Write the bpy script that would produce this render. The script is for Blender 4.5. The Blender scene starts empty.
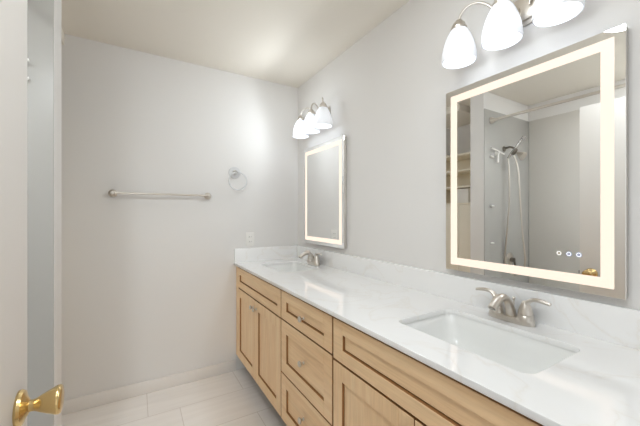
import bpy, bmesh, math
from mathutils import Vector, Matrix

S = bpy.context.scene
COL = S.collection
PI = math.pi

# ------------------------------------------------------------------ camera, world, exposure
FPX = 309.0
YAW = math.atan(183 / FPX)
cam_d = bpy.data.cameras.new('camera')
cam_d.sensor_width = 36.0
cam_d.lens = FPX / 640 * 36.0
cam_d.shift_y = 1.5 / 640
cam_d.clip_start = 0.02
cam = bpy.data.objects.new('camera', cam_d)
COL.objects.link(cam)
cam.location = (0, 0, 1.28)
cam.rotation_euler = (PI / 2, 0, -YAW)
S.camera = cam

world = bpy.data.worlds.new('world')
S.world = world
world.use_nodes = True
bg = world.node_tree.nodes['Background']
bg.inputs[0].default_value = (0.97, 0.98, 1.0, 1)
bg.inputs[1].default_value = 0.2

S.view_settings.view_transform = 'Standard'
S.view_settings.look = 'None'
S.view_settings.exposure = 0.24
S.view_settings.gamma = 1.0
S.view_settings.use_curve_mapping = False
S.cycles.use_denoising = True
S.cycles.max_bounces = 16
S.cycles.diffuse_bounces = 10
S.cycles.glossy_bounces = 8
S.cycles.transmission_bounces = 8
S.cycles.sample_clamp_indirect = 6.0
S.cycles.caustics_reflective = False
S.cycles.caustics_refractive = False

SCONCE_W = 3.4          # watts of each bulb
SHADE_E = 0.24          # glow of the frosted glass
BULB_E = 1.3
BAND_E = 0.95

# added fill panel, unseen in the hall behind the camera, for even brightness
hl = bpy.data.lights.new('hall_fill', 'AREA')
hl.shape = 'RECTANGLE'
hl.size = 1.9
hl.size_y = 2.1
hl.energy = 6.0
hl.color = (0.89, 0.957, 1.0)
hlo = bpy.data.objects.new('hall_fill', hl)
COL.objects.link(hlo)
hlo.location = (0.15, -1.55, 1.25)
hlo.rotation_euler = (PI / 2, 0, 0)

# unseen fill lights added under the ceiling to lift the overall brightness
def ceiling_fill(name, watts, loc, size):
    l = bpy.data.lights.new(name, 'AREA')
    l.shape = 'DISK'
    l.size = size
    l.energy = watts
    l.color = (0.89, 0.957, 1.0)
    o = bpy.data.objects.new(name, l)
    COL.objects.link(o)
    o.location = loc
ceiling_fill('ceiling_fill', 5.5, (-0.16, -0.1, 2.43), 0.5)
ceiling_fill('walkway_fill', 5.0, (0.0, 0.62, 2.43), 0.3)
ceiling_fill('tub_fill', 16, (-0.75, 0.30, 2.43), 0.28)

# ------------------------------------------------------------------ materials
def srgb(r, g, b):
    def c(v):
        v /= 255.0
        return v / 12.92 if v <= 0.04045 else ((v + 0.055) / 1.055) ** 2.4
    return (c(r), c(g), c(b), 1)

def mat(name, col, rough=0.5, metal=0.0, spec=0.5, **kw):
    m = bpy.data.materials.new(name)
    m.use_nodes = True
    p = m.node_tree.nodes['Principled BSDF']
    p.inputs['Base Color'].default_value = col
    p.inputs['Roughness'].default_value = rough
    p.inputs['Metallic'].default_value = metal
    p.inputs['Specular IOR Level'].default_value = spec
    for k, v in kw.items():
        p.inputs[k.replace('_', ' ')].default_value = v
    return m

def nodes(m):
    nt = m.node_tree
    return nt, nt.nodes, nt.links, nt.nodes['Principled BSDF']

def ramp(N, pts):
    r = N.new('ShaderNodeValToRGB')
    e = r.color_ramp.elements
    while len(e) < len(pts):
        e.new(0.5)
    for el, (p, c) in zip(e, pts):
        el.position = p
        el.color = c
    return r

def wall_mat(name, col, bump=0.12, scale=90, rough=0.75):
    m = mat(name, col, rough, spec=0.25)
    nt, N, L, p = nodes(m)
    tc = N.new('ShaderNodeTexCoord')
    n = N.new('ShaderNodeTexNoise')
    n.inputs['Scale'].default_value = scale
    n.inputs['Detail'].default_value = 3
    b = N.new('ShaderNodeBump')
    b.inputs['Strength'].default_value = bump
    b.inputs['Distance'].default_value = 0.002
    L.new(tc.outputs['Object'], n.inputs['Vector'])
    L.new(n.outputs[0], b.inputs['Height'])
    L.new(b.outputs[0], p.inputs['Normal'])
    return m

def wood_mat(name, axis):
    m = mat(name, srgb(214, 176, 130), 0.42, spec=0.35)
    nt, N, L, p = nodes(m)
    tc = N.new('ShaderNodeTexCoord')
    oi = N.new('ShaderNodeObjectInfo')
    mp = N.new('ShaderNodeMapping')
    sc = {'Y': (22, 1.3, 22), 'Z': (22, 22, 1.3)}[axis]
    mp.inputs['Scale'].default_value = sc
    add = N.new('ShaderNodeVectorMath'); add.operation = 'ADD'
    mul = N.new('ShaderNodeMath'); mul.operation = 'MULTIPLY'; mul.inputs[1].default_value = 7.0
    L.new(oi.outputs['Random'], mul.inputs[0])
    L.new(tc.outputs['Object'], add.inputs[0]); L.new(mul.outputs[0], add.inputs[1])
    L.new(add.outputs[0], mp.inputs['Vector'])
    n1 = N.new('ShaderNodeTexNoise'); n1.inputs['Scale'].default_value = 1.0
    n1.inputs['Detail'].default_value = 4; n1.inputs['Distortion'].default_value = 0.6
    n2 = N.new('ShaderNodeTexNoise'); n2.inputs['Scale'].default_value = 5.0
    n2.inputs['Detail'].default_value = 5
    L.new(mp.outputs[0], n1.inputs['Vector']); L.new(mp.outputs[0], n2.inputs['Vector'])
    r1 = ramp(N, [(0.25, srgb(234, 197, 153)), (0.55, srgb(241, 209, 168)), (0.8, srgb(245, 219, 182))])
    r2 = ramp(N, [(0.35, (0.88, 0.86, 0.83, 1)), (0.6, (1, 1, 1, 1))])
    L.new(n1.outputs[0], r1.inputs[0]); L.new(n2.outputs[0], r2.inputs[0])
    mx = N.new('ShaderNodeMix'); mx.data_type = 'RGBA'; mx.blend_type = 'MULTIPLY'
    mx.inputs[0].default_value = 0.7
    L.new(r1.outputs[0], mx.inputs[6]); L.new(r2.outputs[0], mx.inputs[7])
    L.new(mx.outputs[2], p.inputs['Base Color'])
    return m

def quartz_mat(name):
    m = mat(name, srgb(238, 238, 237), 0.015, spec=0.75)
    nt, N, L, p = nodes(m)
    tc = N.new('ShaderNodeTexCoord')
    n = N.new('ShaderNodeTexNoise'); n.inputs['Scale'].default_value = 2.2
    n.inputs['Detail'].default_value = 6; n.inputs['Distortion'].default_value = 1.8
    sub = N.new('ShaderNodeMath'); sub.operation = 'SUBTRACT'; sub.inputs[1].default_value = 0.5
    ab = N.new('ShaderNodeMath'); ab.operation = 'ABSOLUTE'
    r = ramp(N, [(0.0, srgb(236, 234, 231)), (0.008, srgb(239, 238, 237)), (0.03, srgb(241, 241, 241))])
    L.new(tc.outputs['Object'], n.inputs['Vector'])
    L.new(n.outputs[0], sub.inputs[0]); L.new(sub.outputs[0], ab.inputs[0]); L.new(ab.outputs[0], r.inputs[0])
    L.new(r.outputs[0], p.inputs['Base Color'])
    return m

def tile_mat(name):
    m = mat(name, srgb(226, 220, 214), 0.38, spec=0.4)
    nt, N, L, p = nodes(m)
    tc = N.new('ShaderNodeTexCoord')
    mp = N.new('ShaderNodeMapping')
    mp.inputs['Location'].default_value = (-0.245 + 6.1, -2.236 + 8 * 0.305, 0)
    b = N.new('ShaderNodeTexBrick')
    b.offset = 0.303; b.offset_frequency = 2; b.squash = 1.0
    b.inputs['Scale'].default_value = 1.0
    b.inputs['Brick Width'].default_value = 0.61
    b.inputs['Row Height'].default_value = 0.305
    b.inputs['Mortar Size'].default_value = 0.0025
    b.inputs['Mortar Smooth'].default_value = 0.3
    b.inputs['Color1'].default_value = srgb(240, 236, 232)
    b.inputs['Color2'].default_value = srgb(237, 232, 228)
    b.inputs['Mortar'].default_value = srgb(214, 206, 199)
    L.new(tc.outputs['Object'], mp.inputs['Vector']); L.new(mp.outputs[0], b.inputs['Vector'])
    m2 = N.new('ShaderNodeMapping'); m2.inputs['Scale'].default_value = (1.2, 14, 1)
    n = N.new('ShaderNodeTexNoise'); n.inputs['Scale'].default_value = 1.5; n.inputs['Detail'].default_value = 4
    L.new(tc.outputs['Object'], m2.inputs['Vector']); L.new(m2.outputs[0], n.inputs['Vector'])
    r = ramp(N, [(0.3, (0.93, 0.925, 0.92, 1)), (0.65, (1, 1, 1, 1))])
    L.new(n.outputs[0], r.inputs[0])
    mx = N.new('ShaderNodeMix'); mx.data_type = 'RGBA'; mx.blend_type = 'MULTIPLY'; mx.inputs[0].default_value = 1
    L.new(b.outputs[0], mx.inputs[6]); L.new(r.outputs[0], mx.inputs[7])
    L.new(mx.outputs[2], p.inputs['Base Color'])
    return m

def emit_mat(name, col, strength, base=(0.9, 0.9, 0.9, 1), rough=0.35):
    m = mat(name, base, rough)
    p = m.node_tree.nodes['Principled BSDF']
    p.inputs['Emission Color'].default_value = col
    p.inputs['Emission Strength'].default_value = strength
    return m

M = {}
M['wall'] = wall_mat('painted_wall', srgb(226, 224, 222))
M['ceiling'] = wall_mat('painted_ceiling', srgb(230, 224, 214), 0.2, 60)
M['trim'] = mat('white_trim_paint', srgb(230, 226, 222), 0.4)
M['door'] = mat('white_door_paint', srgb(228, 224, 219), 0.42)
M['floor'] = tile_mat('porcelain_floor_tile')
M['wood_y'] = wood_mat('maple_grain_along', 'Y')
M['wood_z'] = wood_mat('maple_grain_upright', 'Z')
M['edge_shadow'] = mat('brown_edge_shadow', srgb(164, 118, 74), 0.5)  # shadow along the edges of the fronts, put into the colour
M['gap_shadow'] = mat('dark_gap_shadow', srgb(66, 40, 22), 0.7)  # maple frame coloured dark to stand for shadow between the fronts
M['quartz'] = quartz_mat('white_quartz')
M['porcelain'] = mat('white_porcelain', srgb(236, 237, 236), 0.12, spec=0.5)
M['nickel'] = mat('brushed_nickel', srgb(212, 206, 198), 0.3, 1.0)
M['chrome'] = mat('chrome', srgb(215, 215, 215), 0.12, 1.0)
M['steel'] = mat('dark_satin_steel', srgb(140, 134, 126), 0.28, 1.0)
M['brass'] = mat('polished_brass', srgb(224, 196, 140), 0.22, 1.0)
M['mirror'] = mat('silvered_glass', (0.9, 0.9, 0.89, 1), 0.0, 1.0)
M['alu'] = mat('satin_aluminium', srgb(214, 210, 204), 0.35, 0.6)
M['surround'] = mat('glossy_panel_shaded', srgb(170, 168, 164), 0.3, spec=0.5)  # end panels: darker copy of the one panel material, shadow put into the colour
M['surround_lit'] = mat('glossy_panel_lit', srgb(216, 213, 208), 0.12, spec=0.5)  # long panel: lighter copy of the same material, light put into the colour
M['plastic'] = mat('white_plastic', srgb(236, 234, 230), 0.35)
M['slot'] = mat('dark_slot', srgb(60, 56, 52), 0.6)
M['shelf'] = mat('shelf_paint', srgb(244, 237, 222), 0.5)
M['acrylic'] = mat('clear_acrylic', (0.96, 0.965, 0.97, 1), 0.25, 0, 0.6, Transmission_Weight=0.3, IOR=1.2)
M['band'] = emit_mat('warm_light_band', (1.0, 0.815, 0.675, 1), BAND_E, base=(0.06, 0.06, 0.06, 1))
M['shade'] = emit_mat('frosted_glass_shade', srgb(243, 247, 255), SHADE_E, base=srgb(235, 238, 244), rough=0.3)
nt, N, L, p = nodes(M['shade'])
tc = N.new('ShaderNodeAttribute'); tc.attribute_name = 'glow'
ml = N.new('ShaderNodeMath'); ml.operation = 'MULTIPLY'; ml.inputs[1].default_value = SHADE_E
L.new(tc.outputs['Fac'], ml.inputs[0]); L.new(ml.outputs[0], p.inputs['Emission Strength'])
M['bulb'] = emit_mat('lit_bulb', srgb(255, 253, 250), BULB_E)
M['icon_warm'] = emit_mat('warm_touch_icon', srgb(255, 236, 190), 0.22, base=(0.2,0.2,0.2,1))
M['icon_cool'] = emit_mat('cool_touch_icon', srgb(195, 210, 255), 0.28, base=(0.2,0.2,0.2,1))
M['ring'] = emit_mat('lit_icon_ring', srgb(250, 250, 255), 0.7)
M['rubber'] = mat('dark_rubber', srgb(70, 68, 66), 0.6)

# ------------------------------------------------------------------ mesh helpers
class MB:
    def __init__(self):
        self.bm = bmesh.new()

    def box(self, x0, x1, y0, y1, z0, z1, bevel=0.0, seg=2):
        b = bmesh.new()
        bmesh.ops.create_cube(b, size=1.0)
        for v in b.verts:
            v.co = Vector(((x0 + x1) / 2 + v.co.x * (x1 - x0), (y0 + y1) / 2 + v.co.y * (y1 - y0),
                           (z0 + z1) / 2 + v.co.z * (z1 - z0)))
        if bevel > 0:
            bmesh.ops.bevel(b, geom=b.edges[:], offset=bevel, segments=seg, profile=0.5, affect='EDGES')
        self.join(b)
        return self

    def join(self, b, mtx=None):
        if mtx is not None:
            bmesh.ops.transform(b, matrix=mtx, verts=b.verts)
        tmp = bpy.data.meshes.new('tmp')
        b.to_mesh(tmp)
        b.free()
        self.bm.from_mesh(tmp)
        bpy.data.meshes.remove(tmp)

    def rings(self, rings, cap0=True, cap1=True, closed=True):
        """rings: lists of points, consecutive rings are bridged"""
        bm = self.bm
        vs = [[bm.verts.new(p) for p in r] for r in rings]
        n = len(vs[0])
        for a, b in zip(vs[:-1], vs[1:]):
            for i in range(n if closed else n - 1):
                j = (i + 1) % n
                bm.faces.new((a[i], a[j], b[j], b[i]))
        if cap0:
            bm.faces.new(list(reversed(vs[0])))
        if cap1:
            bm.faces.new(vs[-1])
        return self

    def tube(self, pts, radii, n=14, cap=True, closed=False, flat=None):
        pts = [Vector(p) for p in pts]
        if not hasattr(radii, '__len__'):
            radii = [radii] * len(pts)
        m = len(pts)
        tans = []
        for i in range(m):
            if closed:
                t = pts[(i + 1) % m] - pts[i - 1]
            else:
                t = pts[min(i + 1, m - 1)] - pts[max(i - 1, 0)]
            tans.append(t.normalized())
        up = Vector((0, 0, 1))
        if abs(tans[0].dot(up)) > 0.9:
            up = Vector((0, 1, 0))
        nrm = (up - tans[0] * up.dot(tans[0])).normalized()
        rings = []
        for i in range(m):
            nrm = (nrm - tans[i] * nrm.dot(tans[i])).normalized()
            bi = tans[i].cross(nrm)
            k = 1.0 if flat is None else flat
            rings.append([pts[i] + (nrm * math.cos(a) * k + bi * math.sin(a)) * radii[i]
                          for a in [2 * PI * q / n for q in range(n)]])
        if closed:
            rings.append(rings[0])
            self.rings(rings, False, False)
            bmesh.ops.remove_doubles(self.bm, verts=self.bm.verts[:], dist=1e-6)
        else:
            self.rings(rings, cap, cap)
        return self

    def lathe(self, prof, origin, axis, n=32, cap0=True, cap1=True):
        """prof: (distance along axis, radius) pairs"""
        o = Vector(origin); ax = Vector(axis).normalized()
        u = ax.orthogonal().normalized(); w = ax.cross(u)
        self.rings([[o + ax * d + (u * math.cos(2 * PI * q / n) + w * math.sin(2 * PI * q / n)) * max(r, 1e-5)
                     for q in range(n)] for d, r in prof], cap0, cap1)
        return self

    def build(self, name, m, parent=None, smooth=True, angle=35):
        bmesh.ops.recalc_face_normals(self.bm, faces=self.bm.faces[:])
        me = bpy.data.meshes.new(name)
        self.bm.to_mesh(me)
        self.bm.free()
        me.materials.append(m)
        if smooth:
            me.shade_smooth()
            me.set_sharp_from_angle(angle=math.radians(angle))
        o = bpy.data.objects.new(name, me)
        COL.objects.link(o)
        if parent is not None:
            o.parent = parent
            bpy.context.view_layer.update()
            o.matrix_parent_inverse = parent.matrix_world.inverted()
        return o

def bez(p0, p1, p2, p3, n=14):
    p0, p1, p2, p3 = map(Vector, (p0, p1, p2, p3))
    out = []
    for i in range(n + 1):
        t = i / n; s = 1 - t
        out.append(p0 * s**3 + p1 * 3 * s * s * t + p2 * 3 * s * t * t + p3 * t**3)
    return out

def lerp(a, b, n):
    return [a + (b - a) * i / n for i in range(n + 1)]

def tag(o, label, cat, group=None):
    o['label'] = label
    o['category'] = cat
    if group:
        o['group'] = group
    return o

def thing(name, label, cat, loc=(0, 0, 0), group=None):
    o = bpy.data.objects.new(name, None)
    o.empty_display_size = 0.05
    COL.objects.link(o)
    o.location = loc
    bpy.context.view_layer.update()
    return tag(o, label, cat, group)

def struct(name, mb, m, label=None, **kw):
    o = mb.build(name, m, **kw)
    o['kind'] = 'structure'
    if label:
        o['label'] = label
    return o

def dup(root, delta, label, group=None):
    def cp(o, parent):
        c = o.copy()
        COL.objects.link(c)
        if parent is not None:
            c.parent = parent
            c.matrix_parent_inverse = o.matrix_parent_inverse.copy()
        for ch in [x for x in COL.objects if x.parent == o]:
            cp(ch, c)
        return c
    r = cp(root, None)
    r.location = root.location + Vector(delta)
    r['label'] = label
    if group:
        r['group'] = group
    return r

# ------------------------------------------------------------------ setting
W = 1.271      # vanity wall
D = 2.542      # back wall
CH = 2.44
PX = -0.30     # free end of the shower partition
PY0, PY1 = 1.705, 1.84
SX = -1.11     # shower side wall
CX = -0.95     # linen recess side wall

struct('floor', MB().box(-1.35, W + 0.1, -1.7, D + 0.1, -0.08, 0), M['floor'], smooth=False)
struct('ceiling', MB().box(-1.35, W + 0.1, -1.7, D + 0.1, CH, CH + 0.08), M['ceiling'], smooth=False)
struct('wall_back', MB().box(-1.35, W + 0.1, D, D + 0.1, 0, CH), M['wall'], smooth=False)
struct('wall_right', MB().box(W, W + 0.1, -1.7, D, 0, CH), M['wall'], smooth=False)
struct('wall_left', MB().box(-1.35, SX, 0.14, PY1, 0, CH), M['wall'], smooth=False)
struct('wall_recess', MB().box(-1.35, CX, PY1, D, 0, CH), M['wall'], smooth=False)
struct('wall_partition', MB().box(SX, PX, PY0, PY1, 0, CH, 0.004), M['wall'], smooth=False)
struct('wall_entry', MB().box(-1.35, -0.255, -0.02, 0.14, 0, CH), M['wall'], smooth=False)
struct('wall_hall', MB().box(-1.35, W + 0.1, -1.8, -1.7, 0, CH), M['wall'], smooth=False)
struct('wall_hall_left', MB().box(-1.45, -1.35, -1.7, 0.14, 0, CH), M['wall'], smooth=False)
struct('trim_soffit', MB().box(CX, -0.40, 2.03, D, 2.365, CH, 0.003), M['ceiling'], smooth=False)

def baseboard(mb, x0, x1, y0, y1, axis, h=0.09):
    mb.box(x0, x1, y0, y1, 0, h, 0.003)
bb = MB(); bb.box(CX, 0.70, D - 0.014, D, 0, 0.088, 0.004)
struct('baseboard_back', bb, M['trim'])
bb = MB(); bb.box(PX, PX + 0.012, PY0 - 0.0, PY1, 0, 0.088, 0.004)
struct('baseboard_partition', bb, M['trim'])

# door standing open beside the camera
DX0, DX1, DY0, DY1 = -0.252, -0.215, 0.15, 0.948
door = struct('door_1', MB().box(DX0, DX1, DY0, DY1, 0.012, 2.04, 0.002), M['door'],
              'white flush door standing open at the left edge with a brass knob')
KZ, KY = 0.872, 0.882
k = MB()
k.lathe([(0, 0.036), (0.004, 0.0365), (0.009, 0.033), (0.013, 0.022), (0.018, 0.014)], (DX1, KY, KZ), (1, 0, 0), 36)
rose = k.build('knob_rose', M['brass'], door)
k = MB()
k.lathe([(0.012, 0.0125), (0.022, 0.0115), (0.028, 0.0125), (0.036, 0.017), (0.046, 0.022), (0.056, 0.0265),
         (0.063, 0.0295), (0.068, 0.030), (0.071, 0.028), (0.0725, 0.022), (0.0735, 0.012), (0.074, 0.0)],
        (DX1, KY, KZ), (1, 0, 0), 40)
k.build('door_knob', M['brass'], door, angle=60)
k = MB().box(-0.246, -0.221, DY1 - 0.0005, DY1 + 0.0015, KZ - 0.028, KZ + 0.028, 0.0005)
k.box(-0.239, -0.228, DY1, DY1 + 0.011, KZ - 0.011, KZ + 0.011, 0.002)
k.build('latch', M['steel'], door)

# ------------------------------------------------------------------ vanity cabinets
FX = 0.70          # face of doors and drawers
FT = 0.020         # thickness of fronts
CT0, CT1 = 0.868, 0.887

def shaker(name, parent, y0, y1, z0, z1, rail, grain, stile=None):
    """five-piece shaker front: one mesh, recessed centre panel"""
    stile = stile or rail
    mb = MB()
    b = 0.0016
    iy0, iy1, iz0, iz1 = y0 + stile, y1 - stile, z0 + rail, z1 - rail
    x0, x1 = FX, FX + FT
    mb.box(x0, x1, y0, iy0, z0, z1, b, 1)
    mb.box(x0, x1, iy1, y1, z0, z1, b, 1)
    mb.box(x0, x1, iy0, iy1, z0, iz0, b, 1)
    mb.box(x0, x1, iy0, iy1, iz1, z1, b, 1)
    g = 0.0045
    mb.box(x0 + 0.010, x1 - 0.001, iy0 + g, iy1 - g, iz0 + g, iz1 - g, 0.001, 1)
    mb.box(x1 - 0.0028, x1 - 0.0012, iy0 - 0.002, iy1 + 0.002, iz0 - 0.002, iz1 + 0.002)
    o = mb.build(name, M['wood_' + grain], parent)
    o.data.materials.append(M['gap_shadow'])            # thin dark sheet, puts the groove's shadow into the colour
    o.data.materials.append(M['edge_shadow'])          # edges coloured brown to stand for their shadow
    for p in o.data.polygons:
        if all(o.data.vertices[i].co.x > x1 - 0.003 and o.data.vertices[i].co.x < x1 - 0.0011 for i in p.vertices):
            p.material_index = 1
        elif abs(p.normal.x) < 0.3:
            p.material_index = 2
    return o

def cab_knob(parent, y, z, name='knob'):
    mb = MB()
    mb.lathe([(0, 0.0075), (0.002, 0.008), (0.004, 0.006), (0.012, 0.0055), (0.015, 0.0085), (0.019, 0.0138),
              (0.024, 0.0148), (0.0275, 0.0125), (0.029, 0.007), (0.0295, 0)], (FX, y, z), (-1, 0, 0), 24)
    return mb.build(name, M['nickel'], parent, angle=60)

def carcass(parent, y0, y1):
    mb = MB()
    t = 0.016
    mb.box(FX + FT, W - 0.002, y0, y0 + t, 0.11, CT0 - 0.0005)
    mb.box(FX + FT, W - 0.002, y1 - t, y1, 0.11, CT0 - 0.0005)
    mb.box(W - 0.014, W - 0.002, y0 + t, y1 - t, 0.11, CT0 - 0.0005)
    mb.box(FX + FT, W - 0.014, y0 + t, y1 - t, 0.11, 0.128)
    mb.box(FX + FT, FX + FT + 0.02, y0 + t, y1 - t, 0.128, CT0 - 0.0005)
    mb.box(FX + 0.085, W - 0.002, y0, y1, 0.0, 0.11)
    return mb.build('body', M['gap_shadow'], parent, smooth=False)  # body painted dark so the slits between fronts read as shadow

ZB, ZM0, ZM1, ZT = 0.133, 0.687, 0.696, 0.852

far = thing('sink_cabinet', 'maple two-door sink cabinet against the back wall under the far basin', 'cabinet',
            (FX, 2.06, 0), 'vanity cabinets under the white worktop')
carcass(far, 1.6165, 2.538)
mb = MB().box(FX + 0.002, FX + FT, 2.488, 2.538, ZB, ZT, 0.001, 1)
mb.build('filler_strip', M['wood_z'], far)
shaker('false_front', far, 1.621, 2.484, ZM1, ZT, 0.052, 'y', 0.05)
dl = shaker('door', far, 2.070, 2.484, ZB, ZM0, 0.066, 'z', 0.052)
cab_knob(dl, 2.040 + 0.052, 0.634)
dr = shaker('door', far, 1.621, 2.066, ZB, ZM0, 0.066, 'z', 0.066)
cab_knob(dr, 2.034, 0.634)

dc = thing('drawer_cabinet', 'maple three-drawer cabinet in the middle between the two sink cabinets', 'cabinet',
           (FX, 1.35, 0), 'vanity cabinets under the white worktop')
carcass(dc, 1.0800, 1.6155)
for z0, z1, kz in ((0.697, ZT, 0.772), (0.399, 0.689, 0.556), (ZB, 0.391, 0.281)):
    d = shaker('drawer', dc, 1.0855, 1.6115, z0, z1, 0.052 if z0 > 0.6 else 0.066, 'y', 0.066)
    cab_knob(d, 1.338, kz)

near = thing('sink_cabinet', 'maple two-door sink cabinet nearest the camera under the near basin', 'cabinet',
             (FX, 0.64, 0), 'vanity cabinets under the white worktop')
carcass(near, 0.190, 1.0790)
shaker('false_front', near, 0.20, 1.0745, ZM0, ZT, 0.052, 'y', 0.066)
d = shaker('door', near, 0.642, 1.0745, ZB, 0.678, 0.066, 'z', 0.062)
cab_knob(d, 0.672, 0.622)
d = shaker('door', near, 0.20, 0.638, ZB, 0.678, 0.066, 'z', 0.062)
cab_knob(d, 0.608, 0.622)

# ------------------------------------------------------------------ worktop with two cut-outs
def rrect(x0, x1, y0, y1, r, n=8):
    pts = []
    for cx, cy, a0 in ((x1 - r, y1 - r, 0), (x0 + r, y1 - r, PI / 2), (x0 + r, y0 + r, PI), (x1 - r, y0 + r, 1.5 * PI)):
        for i in range(n + 1):
            a = a0 + PI / 2 * i / n
            pts.append((cx + r * math.cos(a), cy + r * math.sin(a)))
    return pts

BASINS = [(0.822, 1.128, 0.385, 0.842), (0.845, 1.150, 1.925, 2.352)]
top = thing('worktop', 'long white quartz worktop with faint veins running along the right wall', 'countertop', (0.98, 1.36, CT0))
cu = bpy.data.curves.new('slab_outline', 'CURVE')
cu.dimensions = '2D'; cu.fill_mode = 'BOTH'
def spl(pts):
    s = cu.splines.new('POLY')
    s.points.add(len(pts) - 1)
    for p, (x, y) in zip(s.points, pts):
        p.co = (x, y, 0, 1)
    s.use_cyclic_u = True
spl([(0.682, 0.185), (W - 0.001, 0.185), (W - 0.001, D - 0.001), (0.682, D - 0.001)])
for bsn in BASINS:
    spl(rrect(*bsn, 0.035))
cu.extrude = (CT1 - CT0) / 2 - 0.0015
cu.bevel_depth = 0.0015; cu.bevel_resolution = 1; cu.offset = -0.0015
co = bpy.data.objects.new('slab_curve', cu)
COL.objects.link(co)
dg = bpy.context.evaluated_depsgraph_get()
me = bpy.data.meshes.new_from_object(co.evaluated_get(dg))
bpy.data.objects.remove(co); bpy.data.curves.remove(cu)
for v in me.vertices:
    v.co.z += (CT0 + CT1) / 2
mb = MB(); mb.bm.from_mesh(me); bpy.data.meshes.remove(me)
bmesh.ops.remove_doubles(mb.bm, verts=mb.bm.verts[:], dist=1e-5)
mb.build('slab', M['quartz'], top, smooth=False)
MB().box(W - 0.020, W - 0.0005, 0.185, D - 0.0005, CT1, 1.0, 0.0015).build('backsplash', M['quartz'], top)
MB().box(0.686, W - 0.0205, D - 0.020, D - 0.0005, CT1, 1.0, 0.0015).build('side_splash', M['quartz'], top)

def basin(bsn, label):
    x0, x1, y0, y1 = bsn
    t = thing('sink_basin', label, 'sink', ((x0 + x1) / 2, (y0 + y1) / 2, CT0 - 0.14), 'undermount basins in the worktop')
    mb = MB()
    prof = [(0.020, 0.0), (-0.003, 0.0), (-0.002, -0.006), (0.003, -0.014), (0.010, -0.04), (0.020, -0.08), (0.032, -0.105), (0.055, -0.122),
            (0.09, -0.131), (0.125, -0.134)]
    rings = []
    for i, (ins, dz) in enumerate(prof):
        ii = -ins if i == 0 else ins
        r = 0.035 + (0.01 if i > 3 else 0)
        r = min(r, (x1 - x0) / 2 - ii - 0.002)
        rings.append([(x, y, CT0 - 0.0005 + dz) for x, y in rrect(x0 + ii, x1 - ii, y0 + ii * 1.25, y1 - ii * 1.25, max(r, 0.01))])
    outer = [[(x, y, z - 0.012) for x, y, z in r] for r in rings]
    mb.rings(rings, False, True)
    mb.build('bowl', M['porcelain'], t, angle=60)
    cx, cy = (x0 + x1) / 2 + 0.02, (y0 + y1) / 2
    d = MB(); d.lathe([(-0.006, 0.020), (0.0, 0.0215), (0.0035, 0.021), (0.004, 0.016), (0.002, 0.015), (0.003, 0.010), (0.005, 0.0)],
                      (cx, cy, CT0 - 0.1345), (0, 0, 1), 28)
    d.build('drain', M['nickel'], t)
    return t

basin(BASINS[0], 'near white rectangular undermount basin in the foreground of the worktop')
basin(BASINS[1], 'far white rectangular undermount basin next to the back wall')

# ------------------------------------------------------------------ faucet
def faucet(y, label):
    x = 1.195
    z = CT1
    t = thing('faucet', label, 'faucet', (x, y, z), 'brushed nickel faucets')
    mb = MB()
    n = 40
    def oval(hx, hy, zz):
        return [(x + hx * math.copysign(abs(math.cos(a)) ** 0.8, math.cos(a)), y + hy * math.copysign(abs(math.sin(a)) ** 0.8, math.sin(a)), zz)
                for a in [2 * PI * q / n for q in range(n)]]
    mb.rings([oval(0.027, 0.081, z), oval(0.0275, 0.0815, z + 0.006), oval(0.026, 0.080, z + 0.016), oval(0.0235, 0.077, z + 0.020)])
    mb.build('base_plate', M['nickel'], t, angle=50)
    mb = MB()
    p = bez((x + 0.004, y, z + 0.014), (x - 0.006, y, z + 0.088), (x - 0.060, y, z + 0.122), (x - 0.120, y, z + 0.062), 22)
    r = [0.019 - 0.0055 * min(1, i / 8) + 0.0015 * max(0, (i - 12) / 10) for i in range(23)]
    mb.tube(p, r, 20)
    mb.build('spout', M['nickel'], t, angle=50)
    mb = MB(); mb.lathe([(0, 0.0115), (0.009, 0.011), (0.009, 0.009)], (x - 0.116, y, z + 0.068), (-0.55, 0, -0.8), 20)
    mb.build('aerator', M['steel'], t)
    for s in (-1, 1):
        yy = y + s * 0.051
        h = MB()
        h.lathe([(0.014, 0.0265), (0.034, 0.0250), (0.036, 0.0225), (0.038, 0.0245), (0.058, 0.0200), (0.074, 0.014), (0.083, 0.010), (0.086, 0.0)],
                (x, yy, z), (0, 0, 1), 26)
        p = bez((x, yy + s * 0.000, z + 0.060), (x - 0.002, yy + s * 0.010, z + 0.105), (x - 0.004, yy + s * 0.045, z + 0.097), (x - 0.006, yy + s * 0.080, z + 0.090), 14)
        h.tube(p, [0.0145 - 0.0055 * min(1, i / 5) - 0.002 * max(0, (i - 10) / 4) for i in range(15)], 14, flat=0.75)
        h.build('handle', M['nickel'], t, angle=50)
    mb = MB(); mb.tube([(x + 0.022, y, z + 0.015), (x + 0.022, y, z + 0.075)], 0.0025, 10)
    mb.lathe([(0.072, 0.003), (0.075, 0.0055), (0.082, 0.006), (0.085, 0.004), (0.086, 0)], (x + 0.022, y, z), (0, 0, 1), 16)
    mb.build('lift_rod', M['nickel'], t)
    return t

fa = faucet(0.627, 'near brushed nickel two-handle faucet behind the foreground basin')
dup(fa, (0, 2.12 - 0.627, 0), 'far brushed nickel two-handle faucet by the basin at the back wall')

# ------------------------------------------------------------------ lit mirrors
def frame_mesh(mb, x0, x1, y0, y1, z0, z1, w):
    mb.box(x0, x1, y0, y0 + w, z0, z1)
    mb.box(x0, x1, y1 - w, y1, z0, z1)
    mb.box(x0, x1, y0 + w, y1 - w, z0, z0 + w)
    mb.box(x0, x1, y0 + w, y1 - w, z1 - w, z1)

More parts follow.
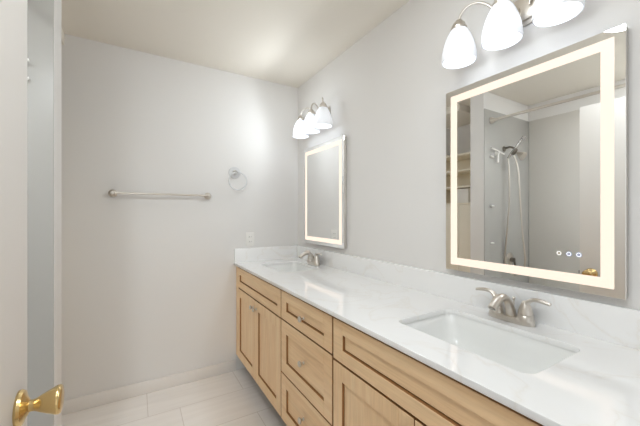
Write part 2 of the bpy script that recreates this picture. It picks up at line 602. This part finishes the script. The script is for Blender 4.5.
def lit_mirror(y0, y1, z0, z1, label, touch):
    t = thing('lit_mirror', label, 'mirror', (W, (y0 + y1) / 2, z0), 'backlit vanity mirrors')
    MB().box(1.2475, W - 0.0005, y0 + 0.002, y1 - 0.002, z0 + 0.002, z1 - 0.002, 0.002).build('frame', M['alu'], t)
    MB().box(1.2430, 1.2472, y0, y1, z0, z1, 0.0006, 1).build('mirror_glass', M['mirror'], t, smooth=False)
    fm = MB(); frame_mesh(fm, 1.2421, 1.2429, y0 + 0.026, y1 - 0.026, z0 + 0.026, z1 - 0.026, 0.032)
    fm.build('light_band', M['band'], t, smooth=False)
    if touch:
        for i, yy in enumerate((0.493, 0.465, 0.438)):
            tb = MB()
            tb.lathe([(0, 0.0085), (0.0006, 0.0085)], (1.2429, yy, 1.148), (-1, 0, 0), 24)
            o = tb.build('touch_button', M['icon_warm' if i == 0 else 'icon_cool'], t)
            o['label'] = ['warm white round touch button', 'bluish round touch button', 'bluish round touch button'][i]
            r = MB(); r.tube([(1.2423, yy + 0.0058 * math.cos(a), 1.148 + 0.0058 * math.sin(a)) for a in [2 * PI * q / 20 for q in range(20)]],
                             0.0009, 6, closed=True)
            r.build('button_ring', M['ring'], o)
    return t

lit_mirror(0.325, 0.943, 1.027, 1.845, 'large near mirror with a warm light band and three touch buttons over the near basin', True)
lit_mirror(1.772, 2.372, 1.040, 1.836, 'far mirror with a warm light band above the far faucet by the corner', False)

# ------------------------------------------------------------------ vanity lights
def vanity_light(yc, watts, spot, point, label):
    t = thing('vanity_light', label, 'wall lamp', (W, yc, 2.05), 'three-shade vanity lights')
    mb = MB()
    mb.box(W - 0.012, W - 0.0005, yc - 0.10, yc + 0.10, 1.995, 2.105, 0.004)
    mb.box(W - 0.022, W - 0.012, yc - 0.085, yc + 0.085, 2.010, 2.090, 0.006)
    mb.lathe([(0, 0.022), (0.012, 0.020), (0.02, 0.012), (0.022, 0)], (W - 0.02, yc, 2.05), (-1, 0, 0), 24)
    mb.build('backplate', M['nickel'], t)
    sx, zr = 1.158, 1.919
    for s in (1, 0, -1):
        yy = yc + s * 0.176
        mb = MB()
        mb.tube(bez((W - 0.03, yc + s * 0.055, 2.055), (W - 0.055, yc + s * 0.075, 2.165), (sx - 0.004, yy - s * 0.012, 2.165), (sx, yy, 2.085), 20), 0.0052, 12)
        arm = mb.build('arm', M['nickel'], t)
        mb = MB()
        mb.lathe([(0.0, 0.0), (0.001, 0.031), (0.012, 0.032), (0.016, 0.028), (0.030, 0.024), (0.036, 0.016), (0.044, 0.012), (0.046, 0)], (sx, yy, 2.047), (0, 0, 1), 28)
        mb.build('fitter', M['nickel'], arm)
        mb = MB()
        out = [(0.0, 0.0665), (0.010, 0.0672), (0.028, 0.0660), (0.054, 0.0622), (0.080, 0.0552), (0.106, 0.0455), (0.124, 0.0360), (0.136, 0.0275)]
        inn = [(d + (0.0 if i == 0 else -0.001), r - 0.004) for i, (d, r) in enumerate(out)]
        mb.lathe(out[::-1] + inn, (sx, yy, zr), (0, 0, 1), 40, cap0=True, cap1=False)
        sh = mb.build('lamp_shade', M['shade'], t, angle=70)
        at = sh.data.attributes.new('glow', 'FLOAT', 'POINT')
        for v in sh.data.vertices:      # the glass glows most beside the bulb
            at.data[v.index].value = 0.6 + 0.7 * math.exp(-((v.co.z - zr - 0.055) / 0.030) ** 2)
        mb = MB()
        mb.lathe([(0.0, 0.0), (0.003, 0.012), (0.010, 0.0215), (0.020, 0.0275), (0.030, 0.0295), (0.042, 0.027), (0.058, 0.019), (0.075, 0.0135), (0.11, 0.0125)],
                 (sx, yy, zr + 0.030), (0, 0, 1), 24)
        mb.build('bulb', M['bulb'], sh, angle=80)
        for kind, share, dx, dz, soft in (('SPOT', spot, -0.10, 0.10, 0.03), ('POINT', 0.035, 0.0, -0.004, 0.012), ('POINT', point, -0.17, 0.13, 0.03)):
            ld = bpy.data.lights.new('bulb_light', kind)
            ld.energy = watts * share
            ld.color = (0.885, 0.955, 1.0)
            ld.shadow_soft_size = soft
            if kind == 'SPOT':
                ld.spot_size = PI
                ld.spot_blend = 0.45
            lo = bpy.data.objects.new('bulb_light', ld)
            COL.objects.link(lo)
            lo.location = (sx + dx, yy if dx == 0 else yc + s * 0.10, zr + dz)
            lo.rotation_euler = (0, math.radians(80), 0)
            lo.parent = sh
            bpy.context.view_layer.update()
            lo.matrix_parent_inverse = sh.matrix_world.inverted()
    return t

vanity_light(0.640, SCONCE_W, 0.90, 0.10, 'near three-shade nickel vanity light at the top right above the large mirror')
vanity_light(2.088, SCONCE_W, 0.44, 0.16, 'far three-shade nickel vanity light above the far mirror near the corner')

# ------------------------------------------------------------------ back wall fittings
t = thing('towel_bar', 'brushed nickel towel bar across the middle of the back wall', 'towel bar', (0.167, D, 1.425))
for x in (-0.142, 0.478):
    mb = MB(); mb.lathe([(0, 0.026), (0.006, 0.0265), (0.011, 0.022), (0.014, 0.013), (0.045, 0.011), (0.055, 0.0135), (0.068, 0.0135), (0.073, 0.010), (0.074, 0)], (x, D, 1.425), (0, -1, 0), 28)
    mb.build('post', M['nickel'], t)
mb = MB(); mb.tube([(-0.142, D - 0.060, 1.425), (0.478, D - 0.060, 1.425)], 0.0072, 16)
mb.build('bar', M['nickel'], t)

t = thing('towel_ring', 'round clear towel ring with a chrome centre above the outlet on the back wall', 'towel ring', (0.69, D, 1.62))
mb = MB(); mb.lathe([(0, 0.048), (0.006, 0.048), (0.009, 0.045)], (0.689, D, 1.622), (0, -1, 0), 36)
mb.build('rose', M['acrylic'], t)
mb = MB(); mb.lathe([(0.008, 0.019), (0.014, 0.019), (0.018, 0.012), (0.034, 0.010), (0.04, 0.014), (0.048, 0.013), (0.05, 0)], (0.689, D, 1.622), (0, -1, 0), 24)
mb.build('post', M['chrome'], t)
mb = MB(); mb.tube([(0.706 + 0.072 * math.cos(a), D - 0.042, 1.552 + 0.072 * math.sin(a)) for a in [2 * PI * q / 48 for q in range(48)]], 0.0052, 12, closed=True)
mb.build('ring', M['acrylic'], t)

t = thing('wall_outlet', 'white double wall outlet on the back wall just above the side splash', 'outlet', (0.82, D, 1.073))
MB().box(0.785, 0.855, D - 0.006, D - 0.0003, 1.0155, 1.1305, 0.002).build('cover_plate', M['plastic'], t)
for dz in (-0.02, 0.02):
    sk = MB().box(0.803, 0.837, D - 0.0085, D - 0.005, 1.073 + dz - 0.014, 1.073 + dz + 0.014, 0.003).build('socket', M['plastic'], t)
    s = MB().box(0.812, 0.814, D - 0.0092, D - 0.008, 1.073 + dz - 0.005, 1.073 + dz + 0.006)
    s.box(0.826, 0.828, D - 0.0092, D - 0.008, 1.073 + dz - 0.005, 1.073 + dz + 0.006)
    s.build('slots', M['slot'], sk, smooth=False)

# ------------------------------------------------------------------ shower, seen in the mirror
t = thing('shower_surround', 'glossy pale grey shower wall panels, seen in the large mirror', 'shower surround', (SX, 0.9, 0.42))
MB().box(SX + 0.0005, SX + 0.008, 0.15, PY0 - 0.009, 0.36, 2.27, 0.002).build('long_panel', M['surround_lit'], t)
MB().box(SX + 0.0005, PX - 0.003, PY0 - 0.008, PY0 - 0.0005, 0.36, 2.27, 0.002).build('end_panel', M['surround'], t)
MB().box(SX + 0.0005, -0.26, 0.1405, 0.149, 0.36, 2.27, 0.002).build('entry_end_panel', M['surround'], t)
PF = PY0 - 0.008   # face of the end panel

t = thing('bathtub', 'white alcove bathtub at the foot of the shower panels', 'bathtub', (-0.72, 0.92, 0))
bx = (SX + 0.001, PX - 0.04, 0.142, PY0 - 0.001)
mb = MB()
rr = []
for ins, z, r in ((0, 0.0, 0.01), (0, 0.345, 0.01), (0.008, 0.355, 0.012), (0.06, 0.355, 0.08), (0.075, 0.34, 0.09), (0.10, 0.2, 0.1), (0.14, 0.09, 0.11), (0.2, 0.07, 0.1)):
    rr.append([(x, y, z) for x, y in rrect(bx[0] + ins, bx[1] - ins, bx[2] + ins, bx[3] - ins, r)])
mb.rings(rr, True, True)
mb.build('tub', M['porcelain'], t, angle=50)
mb = MB(); mb.lathe([(0, 0.03), (0.004, 0.03), (0.006, 0.02), (0.006, 0)], (-0.72, 1.45, 0.071), (0, 0, 1), 24)
mb.build('drain', M['chrome'], t)

t = thing('shower_rod', 'straight nickel shower curtain rod under the ceiling, seen in the large mirror', 'curtain rod', (-0.41, 0.92, 2.172))
mb = MB(); mb.tube([(-0.41, 0.153, 2.172), (-0.41, PF - 0.004, 2.172)], 0.0125, 16)
mb.build('rod', M['nickel'], t)
for y, s in ((PF, -1), (0.149, 1)):
    mb = MB(); mb.lathe([(0.0005, 0.030), (0.006, 0.031), (0.012, 0.028), (0.03, 0.018), (0.045, 0.015)], (-0.41, y, 2.172), (0, s, 0), 24)
    mb.build('flange', M['nickel'], t)

XS = -0.63
t = thing('shower_set', 'satin steel shower arm with hand shower, hose and angled head, seen in the mirror', 'shower', (XS, PF, 1.92))
mb = MB(); mb.lathe([(0.0005, 0.030), (0.005, 0.029), (0.012, 0.014)], (XS, PF, 1.928), (0, -1, 0), 24)
mb.tube(bez((XS, PF - 0.005, 1.928), (XS, 1.63, 1.945), (XS, 1.61, 1.93), (XS, 1.59, 1.885), 14), 0.010, 14)
mb.build('shower_arm', M['steel'], t)
mb = MB(); mb.lathe([(-0.028, 0.012), (-0.024, 0.017), (0.03, 0.017), (0.036, 0.012)], (XS, 1.595, 1.885), (0, 0.5, -0.75), 20)
mb.tube([(XS, 1.60, 1.885), (XS, 1.625, 1.865)], 0.014, 14)
mb.build('diverter', M['steel'], t)
mb = MB()
a, b = Vector((XS, 1.660, 1.830)), Vector((XS, 1.512, 2.012))
ax = (b - a).normalized()
mb.tube([a, a + ax * 0.05, a + ax * 0.13, a + ax * 0.17, b - ax * 0.004, b], [0.011, 0.013, 0.013, 0.015, 0.014, 0.009], 16)
nrm = Vector((0, -0.78, -0.62))
mb.lathe([(-0.006, 0.012), (0.008, 0.021), (0.015, 0.021), (0.016, 0)], b - ax * 0.022, nrm, 28)
mb.build('hand_shower', M['chrome'], t)
mb = MB(); mb.lathe([(0, 0.010), (0.012, 0.012), (0.022, 0.018), (0.060, 0.040), (0.072, 0.042), (0.075, 0.038), (0.075, 0)], (XS, 1.578, 1.868), (0, -0.8, -0.6), 28)
mb.build('shower_head', M['nickel'], t)
hose = [Vector(p) for p in ((XS, 1.660, 1.828), (XS, 1.650, 1.70), (XS + .005, 1.645, 1.40), (XS + .01, 1.665, 1.10), (XS + .01, 1.682, 0.88), (XS + .01, 1.672, 0.76),
        (XS + .01, 1.60, 0.70), (XS + .01, 1.525, 0.74), (XS + .01, 1.500, 0.86), (XS + .005, 1.525, 1.10), (XS, 1.548, 1.40), (XS, 1.565, 1.70), (XS, 1.603, 1.85))]
pts = []
for i in range(len(hose) - 1):
    p0 = hose[max(i - 1, 0)]; p1 = hose[i]; p2 = hose[i + 1]; p3 = hose[min(i + 2, len(hose) - 1)]
    for q in range(8):
        u = q / 8
        pts.append(0.5 * ((2 * p1) + (p2 - p0) * u + (2 * p0 - 5 * p1 + 4 * p2 - p3) * u * u + (3 * p1 - p0 - 3 * p2 + p3) * u**3))
pts.append(hose[-1])
mb = MB(); mb.tube(pts, 0.0072, 10)
mb.build('hose', M['nickel'], t)

t = thing('shower_valve', 'round steel shower valve behind the hose loop, seen at the mirror foot', 'faucet', (-0.725, PF, 0.83))
mb = MB(); mb.lathe([(0.0005, 0.066), (0.004, 0.067), (0.012, 0.055), (0.016, 0.03)], (-0.725, PF, 0.83), (0, -1, 0), 36)
mb.build('escutcheon', M['nickel'], t)
mb = MB(); mb.lathe([(0.012, 0.024), (0.05, 0.021), (0.055, 0)], (-0.725, PF, 0.83), (0, -1, 0), 24)
mb.tube([(-0.725, PF - 0.045, 0.83), (-0.725, PF - 0.06, 0.76)], [0.010, 0.007], 12)
mb.build('handle', M['steel'], t)

t = thing('squeegee', 'white T-shaped squeegee hanging on the shower end wall, seen in the mirror', 'squeegee', (-0.48, PF, 1.88))
mb = MB(); mb.tube([(-0.485, PF - 0.028, 1.878), (-0.478, PF - 0.028, 1.84), (-0.470, PF - 0.030, 1.775)], [0.006, 0.007, 0.008], 12)
mb.build('handle', M['plastic'], t)
mb = MB(); mb.tube([(-0.375, PF - 0.026, 1.904), (-0.485, PF - 0.026, 1.886), (-0.585, PF - 0.026, 1.866)], 0.006, 10)
mb.build('blade', M['plastic'], t)
mb = MB(); mb.lathe([(0.0003, 0.02), (0.006, 0.018), (0.02, 0.008), (0.034, 0.008)], (-0.485, PF, 1.868), (0, -1, 0), 16)
mb.build('hook', M['plastic'], t)

def hook(x0, x1, z, tilt, label):
    mb = MB()
    mb.tube([(x0, PF - 0.012, z + tilt), ((x0 + x1) / 2, PF - 0.018, z), (x1, PF - 0.012, z - tilt)], 0.007, 10)
    mb.tube([((x0 + x1) / 2, PF - 0.0005, z), ((x0 + x1) / 2, PF - 0.016, z)], 0.008, 10)
    return tag(mb.build('wall_hook', M['plastic']), label, 'hook', 'small white shower wall hooks')
hook(-0.378, -0.425, 1.827, 0.007, 'white hook strip beside the squeegee on the shower wall, topmost of three')
hook(-0.385, -0.43, 1.36, 0.001, 'middle small white hook on the shower wall below the squeegee')
hook(-0.385, -0.43, 1.01, 0.001, 'lowest small white hook on the shower wall near the tub')

# ------------------------------------------------------------------ linen shelves beyond the partition, seen in the mirror
t = thing('linen_shelf', 'beige built-in linen shelves beyond the partition, seen at the mirror edge', 'shelf', (CX, 2.2, 0))
MB().box(CX + 0.0005, CX + 0.01, PY1 + 0.001, D - 0.001, 0.0, 2.03, 0.0).build('back_panel', M['shelf'], t)
MB().box(CX + 0.011, -0.63, PY1 + 0.001, PY1 + 0.019, 0.0, 2.03, 0.001).build('side_panel', M['shelf'], t)
MB().box(CX + 0.011, -0.63, D - 0.019, D - 0.001, 0.0, 2.03, 0.001).build('side_panel', M['shelf'], t)
for z in (1.962, 1.782, 1.600, 1.410):
    MB().box(CX + 0.011, -0.62, PY1 + 0.020, D - 0.020, z - 0.018, z, 0.002).build('shelf_board', M['shelf'], t)
mb = MB(); mb.box(CX + 0.011, -0.64, PY1 + 0.020, D - 0.020, 0.08, 1.3915)
mb.build('cupboard', M['shelf'], t, smooth=False)
for y0, y1 in ((PY1 + 0.022, 2.189), (2.193, D - 0.022)):
    MB().box(-0.639, -0.62, y0, y1, 0.085, 1.388, 0.002).build('cupboard_door', M['shelf'], t)
tag(MB().box(-0.86, -0.66, 2.10, 2.30, 1.4105, 1.57, 0.006).build('storage_box', M['plastic']),
    'pale box standing on the lowest open linen shelf, seen in the mirror', 'box')
